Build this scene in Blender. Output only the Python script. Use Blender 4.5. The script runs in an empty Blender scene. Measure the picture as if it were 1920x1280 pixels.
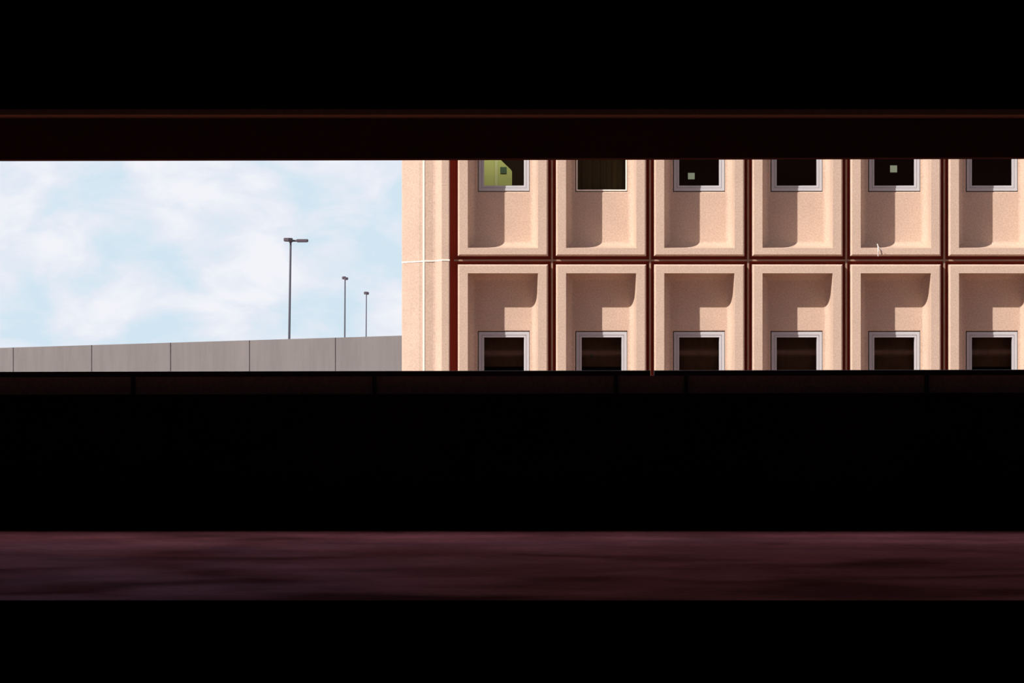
import bpy, bmesh, math, random
from mathutils import Vector
C = bpy.context.scene
COL = C.collection
random.seed(7)

# ------------------------------------------------------------------ camera
F = 8590.0                       # focal length in pixels of a 1920 px wide frame
EYE = 1.22
cam_d = bpy.data.cameras.new('camera'); cam = bpy.data.objects.new('camera', cam_d); COL.objects.link(cam)
cam_d.sensor_width = 36.0; cam_d.lens = F / 1920 * 36.0
cam_d.clip_start = 0.1; cam_d.clip_end = 5000
cam.location = (0, 0, EYE); cam.rotation_euler = (math.pi/2, 0, 0)
C.camera = cam

# ------------------------------------------------------------------ colour management
C.view_settings.view_transform = 'Standard'
C.view_settings.look = 'None'
C.view_settings.exposure = 0.0
C.view_settings.gamma = 1.0
C.view_settings.use_curve_mapping = False

# ------------------------------------------------------------------ sky
W = bpy.data.worlds.new('sky'); C.world = W; W.use_nodes = True
nt = W.node_tree; nt.nodes.clear()
def N(tree, kind, **kw):
    n = tree.nodes.new(kind)
    for k, v in kw.items():
        if k in n.inputs: n.inputs[k].default_value = v
        else: setattr(n, k, v)
    return n
tc = N(nt, 'ShaderNodeTexCoord')
mp = N(nt, 'ShaderNodeMapping'); mp.inputs['Scale'].default_value = (52, 52, 98); mp.inputs['Location'].default_value = (3.1, 0.4, 1.6)
nt.links.new(tc.outputs['Generated'], mp.inputs['Vector'])
n1 = N(nt, 'ShaderNodeTexNoise', Scale=1.0, Detail=5.0, Roughness=0.52, Distortion=0.35)
nt.links.new(mp.outputs[0], n1.inputs['Vector'])
cr = N(nt, 'ShaderNodeValToRGB')
e = cr.color_ramp.elements
e[0].position = 0.36; e[0].color = (0.64, 0.79, 0.89, 1)
e[1].position = 0.63; e[1].color = (0.89, 0.90, 0.955, 1)
m_ = cr.color_ramp.elements.new(0.51); m_.color = (0.78, 0.83, 0.92, 1)
nt.links.new(n1.outputs['Fac'], cr.inputs['Fac'])
# clouds ahead; unseen sky behind the garage made darker to deepen facade shade
sx = N(nt, 'ShaderNodeSeparateXYZ'); nt.links.new(tc.outputs['Generated'], sx.inputs[0])
def ramp_of(sock, a, b):
    r = N(nt, 'ShaderNodeMapRange'); r.interpolation_type = 'SMOOTHSTEP'
    r.inputs['From Min'].default_value = a; r.inputs['From Max'].default_value = b
    nt.links.new(sock, r.inputs['Value']); return r.outputs[0]
mul = N(nt, 'ShaderNodeMath', operation='MULTIPLY')
nt.links.new(ramp_of(sx.outputs['Z'], 0.0, 0.25), mul.inputs[0])
nt.links.new(ramp_of(sx.outputs['Y'], 0.10, -0.30), mul.inputs[1])
mz = N(nt, 'ShaderNodeMix', data_type='RGBA'); mz.inputs['B'].default_value = (0.13, 0.15, 0.20, 1)
nt.links.new(mul.outputs[0], mz.inputs['Factor']); nt.links.new(cr.outputs['Color'], mz.inputs['A'])
mt = N(nt, 'ShaderNodeMath', operation='MULTIPLY_ADD')      # unseen high sky brightened to light the garage floor
nt.links.new(ramp_of(sx.outputs['Z'], 0.3, 0.6), mt.inputs[0]); mt.inputs[1].default_value = 0.8; mt.inputs[2].default_value = 1.0
bg = N(nt, 'ShaderNodeBackground')
nt.links.new(mz.outputs['Result'], bg.inputs['Color']); nt.links.new(mt.outputs[0], bg.inputs['Strength'])
wo = N(nt, 'ShaderNodeOutputWorld'); nt.links.new(bg.outputs[0], wo.inputs['Surface'])

# ------------------------------------------------------------------ sun (high, from the left behind the garage)
sd = bpy.data.lights.new('sun', 'SUN'); so = bpy.data.objects.new('sun', sd); COL.objects.link(so)
sd.energy = 5.75; sd.angle = math.radians(0.55); sd.color = (1.0, 0.93, 0.84)
SUN = Vector((0.5625, 0.45, -0.52))
so.rotation_euler = SUN.to_track_quat('-Z', 'Y').to_euler()
so.location = (-60, -50, 60)

# ------------------------------------------------------------------ materials
def mat(name, col, rough=0.85, spec=0.3, metal=0.0, speck=0.0, speck_scale=40.0, blot=0.0, blot_scale=1.0,
        stretch=(1, 1, 1), bump=0.0, bump_scale=60.0):
    m = bpy.data.materials.new(name); m.use_nodes = True
    t = m.node_tree; b = t.nodes['Principled BSDF']
    b.inputs['Roughness'].default_value = rough
    b.inputs['Specular IOR Level'].default_value = spec
    b.inputs['Metallic'].default_value = metal
    b.inputs['Base Color'].default_value = (*col, 1)
    g = N(t, 'ShaderNodeNewGeometry')
    src = None
    def layer(src, amt, scale, detail):
        mpn = N(t, 'ShaderNodeMapping'); mpn.inputs['Scale'].default_value = stretch
        t.links.new(g.outputs['Position'], mpn.inputs['Vector'])
        no = N(t, 'ShaderNodeTexNoise', Scale=scale, Detail=detail, Roughness=0.6)
        t.links.new(mpn.outputs[0], no.inputs['Vector'])
        mr = N(t, 'ShaderNodeMapRange'); mr.inputs['From Min'].default_value = 0.25; mr.inputs['From Max'].default_value = 0.75
        mr.inputs['To Min'].default_value = 1 - amt; mr.inputs['To Max'].default_value = 1 + amt
        t.links.new(no.outputs['Fac'], mr.inputs['Value'])
        mx = N(t, 'ShaderNodeVectorMath', operation='SCALE')
        if src is None: mx.inputs[0].default_value = col
        else: t.links.new(src, mx.inputs[0])
        t.links.new(mr.outputs[0], mx.inputs['Scale'])
        return mx.outputs[0]
    if speck: src = layer(src, speck, speck_scale, 2.0)
    if blot: src = layer(src, blot, blot_scale, 5.0)
    if src is not None: t.links.new(src, b.inputs['Base Color'])
    if bump:
        no = N(t, 'ShaderNodeTexNoise', Scale=bump_scale, Detail=3.0)
        t.links.new(g.outputs['Position'], no.inputs['Vector'])
        bp = N(t, 'ShaderNodeBump', Strength=bump, Distance=0.01)
        t.links.new(no.outputs['Fac'], bp.inputs['Height']); t.links.new(bp.outputs[0], b.inputs['Normal'])
    return m

M = {}
M['pink'] = mat('pink_concrete', (0.575, 0.427, 0.343), 0.9, 0.15, speck=0.16, speck_scale=42, blot=0.06, blot_scale=2.2)
M['red'] = mat('red_joint_backing', (0.36, 0.05, 0.028), 0.9, 0.1)
M['caulk'] = mat('joint_caulk', (0.30, 0.19, 0.14), 0.8, 0.2)
M['white_caulk'] = mat('white_caulk', (0.95, 0.90, 0.82), 0.8, 0.2)
M['alu'] = mat('window_aluminium', (0.51, 0.51, 0.55), 0.5, 0.4)
M['gap'] = mat('dark_gap', (0.03, 0.02, 0.03), 0.9, 0.1)
M['room'] = mat('dark_room', (0.06, 0.04, 0.032), 0.95, 0.05)
M['yellow'] = mat('yellow_green_glow', (0.74, 0.78, 0.36), 0.8, 0.1)  # yellow green light in the pane put into the colour
M['palestripe'] = mat('pale_glow_stripe', (0.86, 0.90, 0.55), 0.8, 0.1)
M['greennote'] = mat('green_paper', (0.60, 0.86, 0.62), 0.8, 0.1)
M['darknote'] = mat('dark_green_paper', (0.12, 0.20, 0.15), 0.8, 0.1)
M['grey'] = mat('grey_ramp_concrete', (0.268, 0.252, 0.256), 0.9, 0.15, speck=0.05, speck_scale=6, blot=0.13, blot_scale=0.9, stretch=(1, 1, 0.12))
M['seam'] = mat('dark_seam', (0.10, 0.09, 0.09), 0.9, 0.1)
M['lamp'] = mat('lamp_paint', (0.09, 0.065, 0.085), 0.6, 0.3)
M['pole'] = mat('pole_paint', (0.10, 0.10, 0.13), 0.6, 0.3)
M['lens'] = mat('lamp_lens', (0.30, 0.29, 0.27), 0.3, 0.5)
M['red_bounce_ground'] = mat('red_bounce_ground', (0.20, 0.095, 0.07), 0.9, 0.2, blot=0.2, blot_scale=0.3)  # unseen ground tinted red to bounce warm light onto the facade
M['gfloor'] = mat('stained_garage_floor', (0.34, 0.095, 0.10), 0.9, 0.0, speck=0.2, speck_scale=14, blot=0.75, blot_scale=1.1)
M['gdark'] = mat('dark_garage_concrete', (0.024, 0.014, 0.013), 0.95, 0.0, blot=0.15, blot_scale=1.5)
M['gblack'] = mat('black_ceiling', (0.0045, 0.003, 0.003), 0.95, 0.0)  # ceiling base colour set close to black
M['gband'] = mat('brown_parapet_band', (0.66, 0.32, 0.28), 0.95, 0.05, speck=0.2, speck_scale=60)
M['gbeam'] = mat('brown_beam_paint', (0.45, 0.24, 0.15), 0.9, 0.0, speck=0.15, speck_scale=30)
M['gspan'] = mat('spandrel_concrete', (0.13, 0.06, 0.05), 0.95, 0.0, blot=0.15, blot_scale=1.5)
M['cap'] = mat('dark_parapet_cap', (0.05, 0.03, 0.035), 0.8, 0.15)
M['steel'] = mat('dark_steel', (0.05, 0.04, 0.035), 0.6, 0.3)
M['wire'] = mat('white_wire', (0.80, 0.78, 0.78), 0.5, 0.3)

def polish(m, tint, rough, fac, scale):
    t = m.node_tree; b = t.nodes['Principled BSDF']; o = t.nodes['Material Output']
    gl = N(t, 'ShaderNodeBsdfGlossy', Roughness=rough); gl.inputs['Color'].default_value = (*tint, 1)
    g = N(t, 'ShaderNodeNewGeometry'); no = N(t, 'ShaderNodeTexNoise', Scale=scale, Detail=4.0, Distortion=0.6)
    t.links.new(g.outputs['Position'], no.inputs['Vector'])
    mr = N(t, 'ShaderNodeMapRange'); mr.inputs['From Min'].default_value = 0.35; mr.inputs['From Max'].default_value = 0.7
    mr.inputs['To Min'].default_value = fac*0.15; mr.inputs['To Max'].default_value = fac
    t.links.new(no.outputs['Fac'], mr.inputs['Value'])
    mx = N(t, 'ShaderNodeMixShader'); t.links.new(mr.outputs[0], mx.inputs[0])
    t.links.new(b.outputs[0], mx.inputs[1]); t.links.new(gl.outputs[0], mx.inputs[2]); t.links.new(mx.outputs[0], o.inputs['Surface'])
polish(M['gfloor'], (0.50, 0.22, 0.31), 0.38, 0.25, 0.9)
def glass_mat():
    m = bpy.data.materials.new('tinted_glass'); m.use_nodes = True
    t = m.node_tree; t.nodes.clear()
    tr = N(t, 'ShaderNodeBsdfTransparent'); tr.inputs['Color'].default_value = (0.72, 0.70, 0.62, 1)
    gl = N(t, 'ShaderNodeBsdfGlossy', Roughness=0.02)
    fr = N(t, 'ShaderNodeFresnel', IOR=1.5)
    mx = N(t, 'ShaderNodeMixShader'); t.links.new(fr.outputs[0], mx.inputs[0])
    t.links.new(tr.outputs[0], mx.inputs[1]); t.links.new(gl.outputs[0], mx.inputs[2])
    o = N(t, 'ShaderNodeOutputMaterial'); t.links.new(mx.outputs[0], o.inputs['Surface'])
    return m
M['glass'] = glass_mat()

# ------------------------------------------------------------------ mesh helpers
def obj(name, bm, m, parent=None, smooth=None):
    bmesh.ops.recalc_face_normals(bm, faces=bm.faces)
    me = bpy.data.meshes.new(name); bm.to_mesh(me); bm.free()
    me.materials.append(M[m])
    if smooth is not None:
        for p in me.polygons: p.use_smooth = True
        me.set_sharp_from_angle(angle=math.radians(smooth))
    o = bpy.data.objects.new(name, me); COL.objects.link(o)
    if parent: o.parent = parent
    return o
def tag(o, label=None, cat=None, group=None, kind=None):
    if label: o['label'] = label
    if cat: o['category'] = cat
    if group: o['group'] = group
    if kind: o['kind'] = kind
    return o
def thing(name, label, cat, loc=(0, 0, 0), rz=0, group=None):
    o = bpy.data.objects.new(name, None); COL.objects.link(o)
    o.empty_display_size = 0.2
    o.location = loc; o.rotation_euler = (0, 0, rz)
    return tag(o, label, cat, group)
def box(bm, x0, x1, y0, y1, z0, z1, sl=0.0):
    """box; sl makes the z values rise with x (drainage fall)"""
    v = [bm.verts.new((x, y, z + sl*x)) for x in (x0, x1) for y in (y0, y1) for z in (z0, z1)]
    for q in ((0,1,3,2), (4,6,7,5), (0,4,5,1), (2,3,7,6), (0,2,6,4), (1,5,7,3)):
        bm.faces.new([v[i] for i in q])
    return v
def boxes(*args):
    bm = bmesh.new()
    for a in args: box(bm, *a)
    return bm
def bev(bm, w, seg=1):
    bmesh.ops.recalc_face_normals(bm, faces=bm.faces)
    bmesh.ops.bevel(bm, geom=bm.edges[:], offset=w, segments=seg, affect='EDGES', clamp_overlap=True)
    return bm
def prism(bm, pts, z0, z1):
    """extrude a plan polygon"""
    a = [bm.verts.new((x, y, z0)) for x, y in pts]; b = [bm.verts.new((x, y, z1)) for x, y in pts]
    n = len(pts)
    for i in range(n):
        j = (i+1) % n
        bm.faces.new((a[i], a[j], b[j], b[i]))
    bm.faces.new(a); bm.faces.new(b[::-1])
    return bm
def rect_loft(rings):
    """rings: (x0,x1,z0,z1,y) rectangles joined one to the next, open ends"""
    bm = bmesh.new(); prev = None
    for (x0, x1, z0, z1, y) in rings:
        v = [bm.verts.new(p) for p in ((x0, y, z0), (x1, y, z0), (x1, y, z1), (x0, y, z1))]
        if prev:
            for i in range(4):
                j = (i+1) % 4
                bm.faces.new((prev[i], prev[j], v[j], v[i]))
        prev = v
    return bm
def tube(bm, p0, p1, r0, r1, n=12):
    p0 = Vector(p0); p1 = Vector(p1); d = (p1-p0).normalized()
    a = d.orthogonal().normalized(); b = d.cross(a)
    A = []; B = []
    for i in range(n):
        t = 2*math.pi*i/n; u = a*math.cos(t)+b*math.sin(t)
        A.append(bm.verts.new(p0+u*r0)); B.append(bm.verts.new(p1+u*r1))
    for i in range(n):
        j = (i+1) % n
        bm.faces.new((A[i], A[j], B[j], B[i]))
    bm.faces.new(A[::-1]); bm.faces.new(B)

# ================================================================== THE GARAGE (setting)
GX = 14.0; SL = 0.0021
YE = 21.6                     # edge of the half level across from the camera
floor = tag(obj('floor', boxes((-GX, GX, YE, 29.9, -0.6, 0.0)), 'gfloor'), kind='structure')
edge = tag(obj('trim_1', boxes((-GX, GX, YE-0.12, YE, -0.6, 0.0)), 'gdark'), kind='structure')
low = tag(obj('floor.001', boxes((-GX, GX, -4.0, YE-0.12, -0.7, -0.45)), 'gdark'), kind='structure')
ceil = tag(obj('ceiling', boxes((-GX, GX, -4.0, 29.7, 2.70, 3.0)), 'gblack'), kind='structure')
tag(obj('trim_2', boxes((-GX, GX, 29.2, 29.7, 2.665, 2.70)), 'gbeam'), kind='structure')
tag(obj('wall_front', boxes((-GX, GX, 29.7, 30.0, 2.407, 13.0, SL)), 'gspan'), kind='structure')
tag(obj('wall_left', boxes((-GX-0.3, -GX, -4.0, 30.0, -0.7, 13.0)), 'gdark'), kind='structure')
tag(obj('wall_right', boxes((GX, GX+0.3, -4.0, 30.0, -0.7, 13.0)), 'gdark'), kind='structure')
tag(obj('wall_back', boxes((-GX-0.3, GX+0.3, -4.3, -4.0, -0.7, 1.55), (-GX-0.3, GX+0.3, -4.3, -4.0, 2.55, 13.0)), 'gdark'), kind='structure')  # slot between the two pieces added to let daylight onto the parapet

def gx(px): return (px-960)/F*29.85
par = thing('parapet_wall', 'long dark concrete garage parapet wall below the bright opening', 'wall', (0, 29.85, 0))
def pbox(name, m, *bx):
    bm = bmesh.new()
    for b in bx:
        box(bm, b[0], b[1], b[2]-29.85, b[3]-29.85, b[4], b[5], SL if b[4] > 0.5 else 0)
    return obj(name, bm, m, par)
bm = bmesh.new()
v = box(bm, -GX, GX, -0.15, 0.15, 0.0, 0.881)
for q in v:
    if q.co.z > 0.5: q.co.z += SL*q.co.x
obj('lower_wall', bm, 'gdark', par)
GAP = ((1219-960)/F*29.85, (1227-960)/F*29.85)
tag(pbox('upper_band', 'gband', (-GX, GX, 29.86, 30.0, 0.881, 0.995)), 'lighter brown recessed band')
pbox('cap', 'cap', (-GX, GAP[0], 29.80, 30.0, 0.995, 1.029))
pbox('cap', 'cap', (GAP[1], GX, 29.80, 30.0, 0.995, 1.029))
for px in (250, 702, 1155, 1286, 1737):
    x = gx(px); pbox('bracket', 'steel', (x-0.012, x+0.012, 29.805, 29.86, 0.881, 0.995))

# ================================================================== outside ground
tag(obj('ground', boxes((-600, 600, 30.0, 900, -6.5, -6.0)), 'red_bounce_ground'), kind='structure')
tag(obj('ground.001', boxes((-GX-40, GX+40, -60, 30.0, -6.5, -6.0)), 'red_bounce_ground'), kind='structure')
tag(obj('wall_base', boxes((-GX-0.3, GX+0.3, -4.3, 30.0, -6.0, -0.7)), 'gspan'), kind='structure')

# ================================================================== PINK OFFICE BUILDING
Y0 = 70.0; K = Y0/F
def bx_(px): return (px-960)*K
def bz_(py): return EYE+(640-py)*K
PW, PH, PER = 1.3854, 3.586, 1.5011
X1 = bx_(858)
D = 0.45
bld = thing('office_building', 'pink precast concrete office building with deep framed windows beyond the parapet', 'building', (X1, Y0, -6.0))
def L(o, x, y, z):               # place a part (coordinates in the building's frame)
    o.location = (x, y, z); return o
FI = 0.155                       # frame width
wx0, wx1 = 0.317, 1.100; wz0, wz1 = 1.009, PH-1.034
ix0, ix1, iz0, iz1 = FI, PW-FI, 0.122, PH-0.1385
prof = [(0.0, 0.0), (0.003, 0.003), (0.013, 0.25)]
for k in range(1, 15):           # long fillet into the back plane
    a = k/15
    s, m2, q = (1-a)**2, 2*a*(1-a), a*a
    prof.append((s*0.013+m2*0.024+q*0.127, s*0.25+m2*0.45+q*0.45))
prof.append((0.127, 0.45))
rings = [(0, PW, 0, PH, 0.26), (0.004, PW-0.004, 0.004, PH-0.004, 0.035), (0.026, PW-0.026, 0.026, PH-0.026, 0.0)]
for i, d in prof: rings.append((ix0+i, ix1-i, iz0+i, iz1-i, d))
rings.append((wx0-0.024, wx1+0.024, wz0-0.024, wz1+0.024, D))
rings.append((wx0-0.011, wx1+0.011, wz0-0.011, wz1+0.011, D+0.02))
rings.append((wx0-0.011, wx1+0.011, wz0-0.011, wz1+0.011, D+0.20))
panel = obj('facade_panel', rect_loft(rings), 'pink', bld, smooth=28)

def frame_mesh(fw, name='window_frame'):
    r = [(wx0, wx1, wz0, wz1, D+0.14), (wx0, wx1, wz0, wz1, D+0.012), (wx0+0.004, wx1-0.004, wz0+0.004, wz1-0.004, D+0.008)]
    def ins(i, d): r.append((wx0+i, wx1-i, wz0+i, wz1-i, D+d))
    if fw > 0.05:
        ins(fw*0.55, 0.008); ins(fw*0.57, 0.022); ins(fw*0.62, 0.022); ins(fw*0.64, 0.014); ins(fw, 0.014); ins(fw+0.004, 0.07); ins(fw+0.004, 0.14)
    else:
        ins(fw, 0.008); ins(fw, 0.14)
    return rect_loft(r)
def pane_mesh(fw):
    return boxes((wx0+fw, wx1-fw, D+0.07, D+0.076, wz0+fw, wz1-fw))
frame = obj('window_frame', frame_mesh(0.082), 'alu', panel, smooth=20)
tag(frame, 'grey aluminium window frame')
pane = obj('window_pane', pane_mesh(0.082), 'glass', panel)
tag(pane, 'dark tinted glass')
ROW = [bz_(480)+6.0, bz_(480)+6.0-(PH+0.1226)]
NC = 7
panels = {}
for r in range(2):
    for c in range(NC):
        if r == 0 and c == 0: p = panel
        else:
            p = panel.copy(); COL.objects.link(p); p.parent = bld
            if (r, c) == (0, 1):         # this one has no wide grey frame
                f = obj('window_frame', frame_mesh(0.022), 'white_caulk', p, smooth=20); tag(f, 'thin pale window edge')
                g = obj('window_pane', pane_mesh(0.022), 'glass', p)
            else:
                f = frame.copy(); COL.objects.link(f); f.parent = p
                g = pane.copy(); COL.objects.link(g); g.parent = p
            tag(g, 'dark tinted glass')
        p.location = (c*PER, 0, ROW[r]); panels[(r, c)] = p

M['shade'] = mat('brown_window_shade', (0.34, 0.19, 0.15), 0.9, 0.1, blot=0.25, blot_scale=3)
M['olive'] = mat('olive_curtain', (0.40, 0.34, 0.22), 0.9, 0.1)
def curtain(p, m, z0, z1, label):
    bm = bmesh.new(); n = 48; A, B = [], []
    for i in range(n+1):
        x = wx0-0.12+(wx1-wx0+0.24)*i/n
        y = D+0.24+(0.022*math.sin(i*0.9)+0.012*math.sin(i*2.3) if m == 'olive' else 0.004*math.sin(i*1.3))
        A.append((bm.verts.new((x, y, z0)), bm.verts.new((x, y+0.01, z0)))); B.append((bm.verts.new((x, y, z1)), bm.verts.new((x, y+0.01, z1))))
    for i in range(n):
        for k in range(2): bm.faces.new((A[i][k], A[i+1][k], B[i+1][k], B[i][k]))
        bm.faces.new((A[i][0], A[i+1][0], A[i+1][1], A[i][1])); bm.faces.new((B[i][0], B[i+1][0], B[i+1][1], B[i][1]))
    for i in (0, n): bm.faces.new((A[i][0], A[i][1], B[i][1], B[i][0]))
    return tag(obj('curtain', bm, m, p, smooth=50), label)
for c in range(NC): curtain(panels[(1, c)], 'shade', wz1-0.535 if c in (0, 1, 5) else wz0-0.05, wz1+0.1, 'dark brown shade')
curtain(panels[(0, 1)], 'olive', wz0-0.05, wz1+0.1, 'dark olive curtain')
GW = PER-PW
zb, zt = 0.0, ROW[0]+PH+22.0       # building foot and top (building frame)
xr = NC*PER+0.5                   # right end of what is built
# joints: dark red backing strips, and a bead of caulk down the middle
bm = bmesh.new()
for c in range(0, NC+1):
    x = c*PER-GW/2
    box(bm, x-0.07 if c else x-0.09, x+0.07, 0.20, 0.255, zb, zt)
for z in (ROW[0]-0.0613, ROW[0]+PH+0.0613, ROW[1]-0.0613):
    box(bm, -GW, xr, 0.205, 0.258, z-0.075, z+0.075)
tag(obj('joint_backing', bm, 'red', bld), 'dark red joint backing')
for c in range(1, NC+1):
    x = c*PER-GW/2
    tag(obj('joint_seal', boxes((x-0.014, x+0.014, 0.115, 0.20, ROW[1], ROW[0]+PH)), 'caulk', bld), 'brown vertical joint seal')
z = ROW[0]-0.0613
tag(obj('joint_seal', boxes((-GW/2, xr, 0.12, 0.20, z-0.014, z+0.012)), 'caulk', bld), 'brown horizontal joint seal')
# the corner column at the left end: two storeys, each a fluted precast piece
def q(px, d): return (((px-960)*(Y0+d)/F)-X1, d)
plan = [q(843.5, 0.26), q(843.0, 0.012), q(841.5, 0.0), q(828.5, 0.0), q(827.5, 0.004), q(819, 0.11), q(816, 0.128), q(812, 0.135),
        q(796, 0.135), q(796, 0.19), q(793, 0.19), q(792.6, 0.14), q(786, 0.155), q(755, 0.30), q(753.5, 0.34)]
plan += [(plan[-1][0], 10.0), (plan[0][0], 10.0)]
jz = ROW[0]-0.0613
obj('corner_column', prism(bmesh.new(), plan, jz+0.0005, zt), 'pink', bld)
obj('corner_column', prism(bmesh.new(), plan, zb, jz-0.0005), 'pink', bld)
a, b = q(792.7, 0.150), q(796.2, 0.150)
tag(obj('corner_seal', boxes((a[0], b[0], 0.128, 0.19, zb, zt)), 'white_caulk', bld), 'white vertical caulk line')
# the white seam between the two storeys of the column, slightly ragged
bm = bmesh.new()
inner = [(843.2, 0.0), (828.2, 0.0), (817, 0.128), (796, 0.135), (792.6, 0.140), (786, 0.155), (755, 0.300), (753.6, 0.335)]
up, dn = [], []
for i, (px, d) in enumerate(inner):
    x, y = q(px, d-0.008)
    dz = (0.0, 0.0, -0.012, -0.012, -0.016, -0.018, -0.03, -0.03)[i]
    h = (0.011, 0.009, 0.008, 0.010, 0.010, 0.007, 0.009, 0.009)[i]
    up.append([bm.verts.new((x, yy, jz+dz+h)) for yy in (y, y+0.03)]); dn.append([bm.verts.new((x, yy, jz+dz-h)) for yy in (y, y+0.03)])
for i in range(len(inner)-1):
    bm.faces.new((up[i][0], up[i+1][0], dn[i+1][0], dn[i][0])); bm.faces.new((up[i][1], up[i+1][1], dn[i+1][1], dn[i][1]))
    bm.faces.new((up[i][0], up[i][1], up[i+1][1], up[i+1][0])); bm.faces.new((dn[i][0], dn[i][1], dn[i+1][1], dn[i+1][0]))
tag(obj('storey_seal', bm, 'white_caulk', bld), 'white caulk between storeys')
# rooms behind: floor slabs, side and back walls, parapet above, plinth below
xl = plan[0][0]
bm = boxes((xl, xr, 0.30, 10.0, jz-0.15, jz+0.15), (xl, xr, 0.26, 10.0, ROW[0]+PH, zt), (xl, xr, 0.26, 10.0, zb, ROW[1]),
           (xl, xr, 5.0, 5.2, ROW[1], ROW[0]+PH), (xr, xr+0.2, 0.26, 10.0, zb, zt))
for c in range(1, NC): box(bm, c*PER-GW/2-0.04, c*PER-GW/2+0.04, 0.30, 5.0, ROW[1], ROW[0]+PH)
obj('interior', bm, 'room', bld)
obj('upper_bounce_wall', boxes((-GW/2, xr+26, 0.0, 0.255, ROW[0]+PH+0.12, zt)), 'pink', bld)  # plain unseen storeys added so the garage floor reflects pink
obj('side_bounce_wall', boxes((xr, xr+26, 0.0, 0.255, zb, ROW[0]+PH+0.12)), 'pink', bld)  # unseen block added to widen the pink reflection on the floor

# ---- added fill light brightening the yellow sheet behind the first upper window
ld = bpy.data.lights.new('sheet_fill_light', 'AREA'); lo = bpy.data.objects.new('sheet_fill_light', ld); COL.objects.link(lo)
ld.shape = 'RECTANGLE'; ld.size = 1.0; ld.size_y = 0.2; ld.energy = 70; ld.color = (0.95, 1.0, 0.85)
lo.location = (X1+0.69, Y0+0.62, ROW[0]-6.0+PH-0.5)
lo.rotation_euler = (math.radians(45), 0, 0)

# ---- things in and on the windows (world coordinates)
def wp(c, r, x, y, z): return (X1+c*PER+x, Y0+y, ROW[r]-6.0+z)
def at(px, py, d):               # point at depth d behind the facade
    return ((px-960)*(Y0+d)/F, Y0+d, EYE+(640-py)*(Y0+d)/F)
d = D+0.85
pl = [(900, 352), (960, 352), (960, 321), (957, 317), (939, 300), (925, 285), (900, 285)]
o = at(900, 352, d)  # sheet stands in for the yellow green glow in the pane
brd = thing('glow_stand_in', 'yellow green board with a slanted corner, standing in for the lit glow inside the upper window nearest the building corner', 'sheet', o)
bm = bmesh.new(); A, B = [], []
for px, py in pl:
    p = at(px, py, d); A.append(bm.verts.new((p[0]-o[0], 0, p[2]-o[2]))); B.append(bm.verts.new((p[0]-o[0], 0.02, p[2]-o[2])))
bm.faces.new(A); bm.faces.new(B[::-1])
for i in range(len(A)):
    j = (i+1) % len(A); bm.faces.new((A[i], B[i], B[j], A[j]))
obj('glow_sheet', bm, 'yellow', brd)
p0, p1 = at(927, 352, d), at(934, 285, d)
obj('glow_stripe', bev(boxes((p0[0]-o[0], p1[0]-o[0], -0.02, 0.0, 0, p1[2]-p0[2])), 0.006), 'palestripe', brd)
def note(px0, px1, py0, py1, d, m, label):
    a = at(px0, py1, d); b = at(px1, py0, d)
    n = obj('paper_note', boxes((0, b[0]-a[0], 0, 0.003, 0, b[2]-a[2])), m)
    n.location = a
    return tag(n, label, 'paper note', 'paper squares in the windows')
note(938, 950, 313, 325, d-0.006, 'darknote', 'dark green paper square stuck on the yellow green board in the window')
note(1290, 1302.5, 324, 336, D+0.064, 'greennote', 'pale green paper square low on the glass of the third upper window from the corner')
note(1669, 1682, 310, 323, D+0.064, 'greennote', 'pale green paper square on the glass above the sill with the loose wire')
note(1107, 1113, 664, 670, D+0.078, 'darknote', 'tiny dull square on the glass of the second lower window from the corner')

# loose white wire standing out of a sill
w0 = at(1646, 463, 0.02)
wr = thing('loose_wire', 'thin white loose wire hanging over the sill of the fifth upper window', 'wire', (w0[0], Y0-0.006, w0[2]))
bm = bmesh.new()
pts = [(0.0, 0.12, 0.045), (0.0, 0.02, 0.016), (0.0, -0.03, -0.004), (0.0, -0.045, -0.07), (0.002, -0.012, -0.14)]
for i in range(len(pts)-1): tube(bm, pts[i], pts[i+1], 0.008, 0.008, 8)
obj('strand', bm, 'wire', wr)
bm = bmesh.new()
pts = [(0.0, -0.02, 0.012), (0.035, -0.03, -0.03), (0.085, -0.02, -0.075), (0.11, -0.004, -0.105)]  # thin strand laid in place of the wire's slanting shadow
for i in range(len(pts)-1): tube(bm, pts[i], pts[i+1], 0.003, 0.003, 6)
obj('strand', bm, 'wire', wr)

# ================================================================== GREY PARKING RAMP behind
YR = 200.0
def rx(px): return (px-960)*YR/F
def rz(py): return EYE+(640-py)*YR/F
def top(px): return rz(652.0-23.0*px/752.0)
ramp = thing('parking_ramp', 'grey concrete parking ramp wall under the open sky left of the pink building', 'ramp', (rx(380), YR, -6.0))
ox, oz = rx(380), -6.0
js = [-270, -122, 25, 172, 320, 468, 629, 790, 950]
for i in range(len(js)-1):
    a, b = js[i], js[i+1]
    x0, x1 = rx(a)+0.018-ox, rx(b)-0.018-ox
    bm = bmesh.new()
    v = box(bm, x0, x1, 0.0, 0.3, rz(860)-oz, 0)
    for k, u in enumerate(v):
        if k % 2: u.co.z = top(a if u.co.x < (x0+x1)/2 else b)-oz
    obj('wall_panel', bm, 'grey', ramp)
    if i:
        bm = bmesh.new()
        v = box(bm, rx(a)-0.018-ox, rx(a)+0.018-ox, 0.02, 0.25, rz(860)-oz, top(a)-oz)
        tag(obj('wall_joint', bm, 'seam', ramp), 'dark joint between wall panels')
# sloping deck and its supporting body, under the panels and lamps
bm = bmesh.new()
v = box(bm, rx(-270)-ox, rx(950)-ox, 0.3, 270.0, 0, 0)
for k, u in enumerate(v):
    px = -270 if u.co.x < 0 else 950
    u.co.z = (top(px)-1.15-oz) if k % 2 else 0.0
obj('deck', bm, 'grey', ramp)

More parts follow.
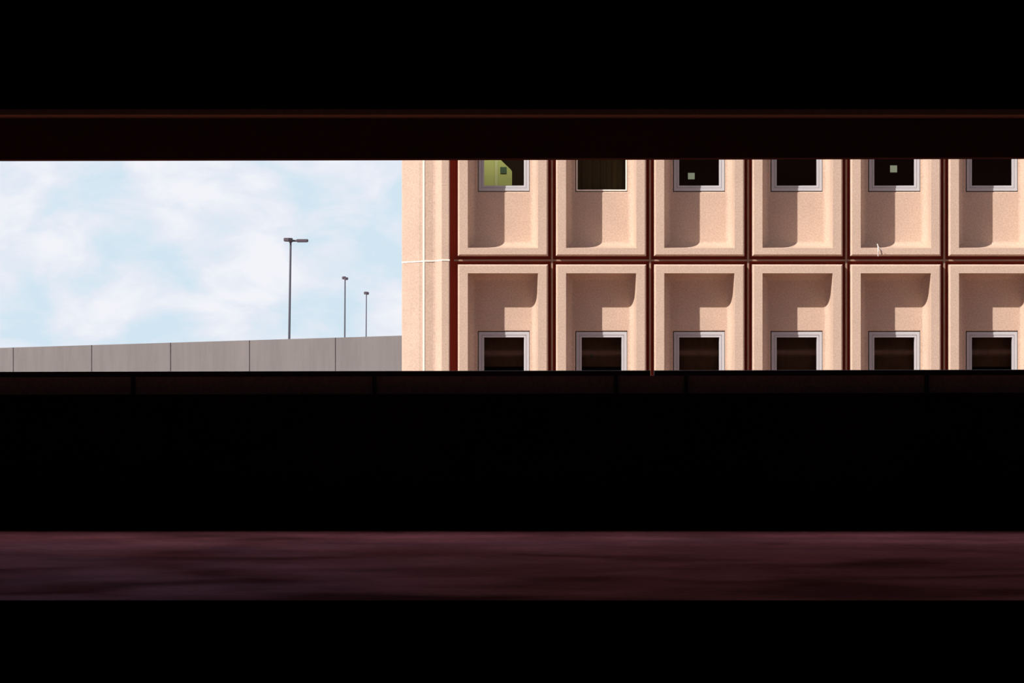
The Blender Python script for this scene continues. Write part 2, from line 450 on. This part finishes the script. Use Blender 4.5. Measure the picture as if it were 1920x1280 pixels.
def deck_z(X): 
    px = X*F/YR+960
    return top(px)-1.15+0.012
def lamp(px, py, Y, heads, lean, label):
    X = (px-960)*Y/F; zt_ = EYE+(640-py)*Y/F; zb_ = deck_z(X)
    t = thing('street_lamp', label, 'street lamp', (X-lean*(zt_-zb_), Y, zb_), 0, 'lamps on the parking ramp')
    h = zt_-zb_; lx = lean*h
    bm = bmesh.new(); tube(bm, (0, 0, 0), (lx, 0, h-0.02), 0.062, 0.048, 14); obj('pole', bm, 'pole', t, smooth=40)
    bm = bmesh.new(); bev(boxes2(bm, (-0.16, 0.16, -0.16, 0.16, 0.0, 0.08)), 0.02); obj('base', bm, 'pole', t)
    bm = bmesh.new(); tube(bm, (lx, 0, h-0.10), (lx, 0, h+0.04), 0.085, 0.085, 14); obj('bracket', bm, 'lamp', t, smooth=40)
    for (ang, r0, ln, wd, dz, hh) in heads:
        A_ = math.radians(ang); ux, uy = math.cos(A_), math.sin(A_)
        bm = bmesh.new(); tube(bm, (lx, 0, h-0.01+dz), (lx+ux*(r0+0.04), uy*(r0+0.04), h-0.01+dz), 0.05, 0.05, 10); obj('arm', bm, 'lamp', t, smooth=40)
        bm = bev(boxes((r0, r0+ln, -wd/2, wd/2, -hh/2-0.005, hh/2-0.005)), 0.022, 2)
        hd = obj('lamp_head', bm, 'lamp', t); hd.location = (lx, 0, h+dz); hd.rotation_euler = (0, 0, A_)
        ls = obj('lamp_lens', boxes((r0+0.05, r0+ln-0.05, -wd/2+0.04, wd/2-0.04, -hh/2-0.015, -hh/2)), 'lens', hd)
        tag(ls, 'pale lens under the lamp head')
    return t
def boxes2(bm, *args):
    for a in args: box(bm, *a)
    return bm
lamp(545, 450.5, 220, [(-8, 0.30, 0.54, 0.30, -0.01, 0.14), (-108, 0.06, 0.54, 0.28, 0.03, 0.17)], 0.015, 'tallest and nearest grey lamp post, its long right arm pointing sideways')
lamp(647, 521.5, 348, [(106, 0.10, 0.50, 0.20, 0.04, 0.21), (-74, 0.10, 0.50, 0.20, -0.03, 0.19)], 0.006, 'middle grey lamp post of the three behind the ramp wall')
lamp(687, 549.5, 454, [(105, 0.08, 0.48, 0.26, 0.03, 0.26), (-75, 0.08, 0.48, 0.26, -0.01, 0.26)], 0.006, 'farthest and shortest grey lamp post, closest to the pink building')
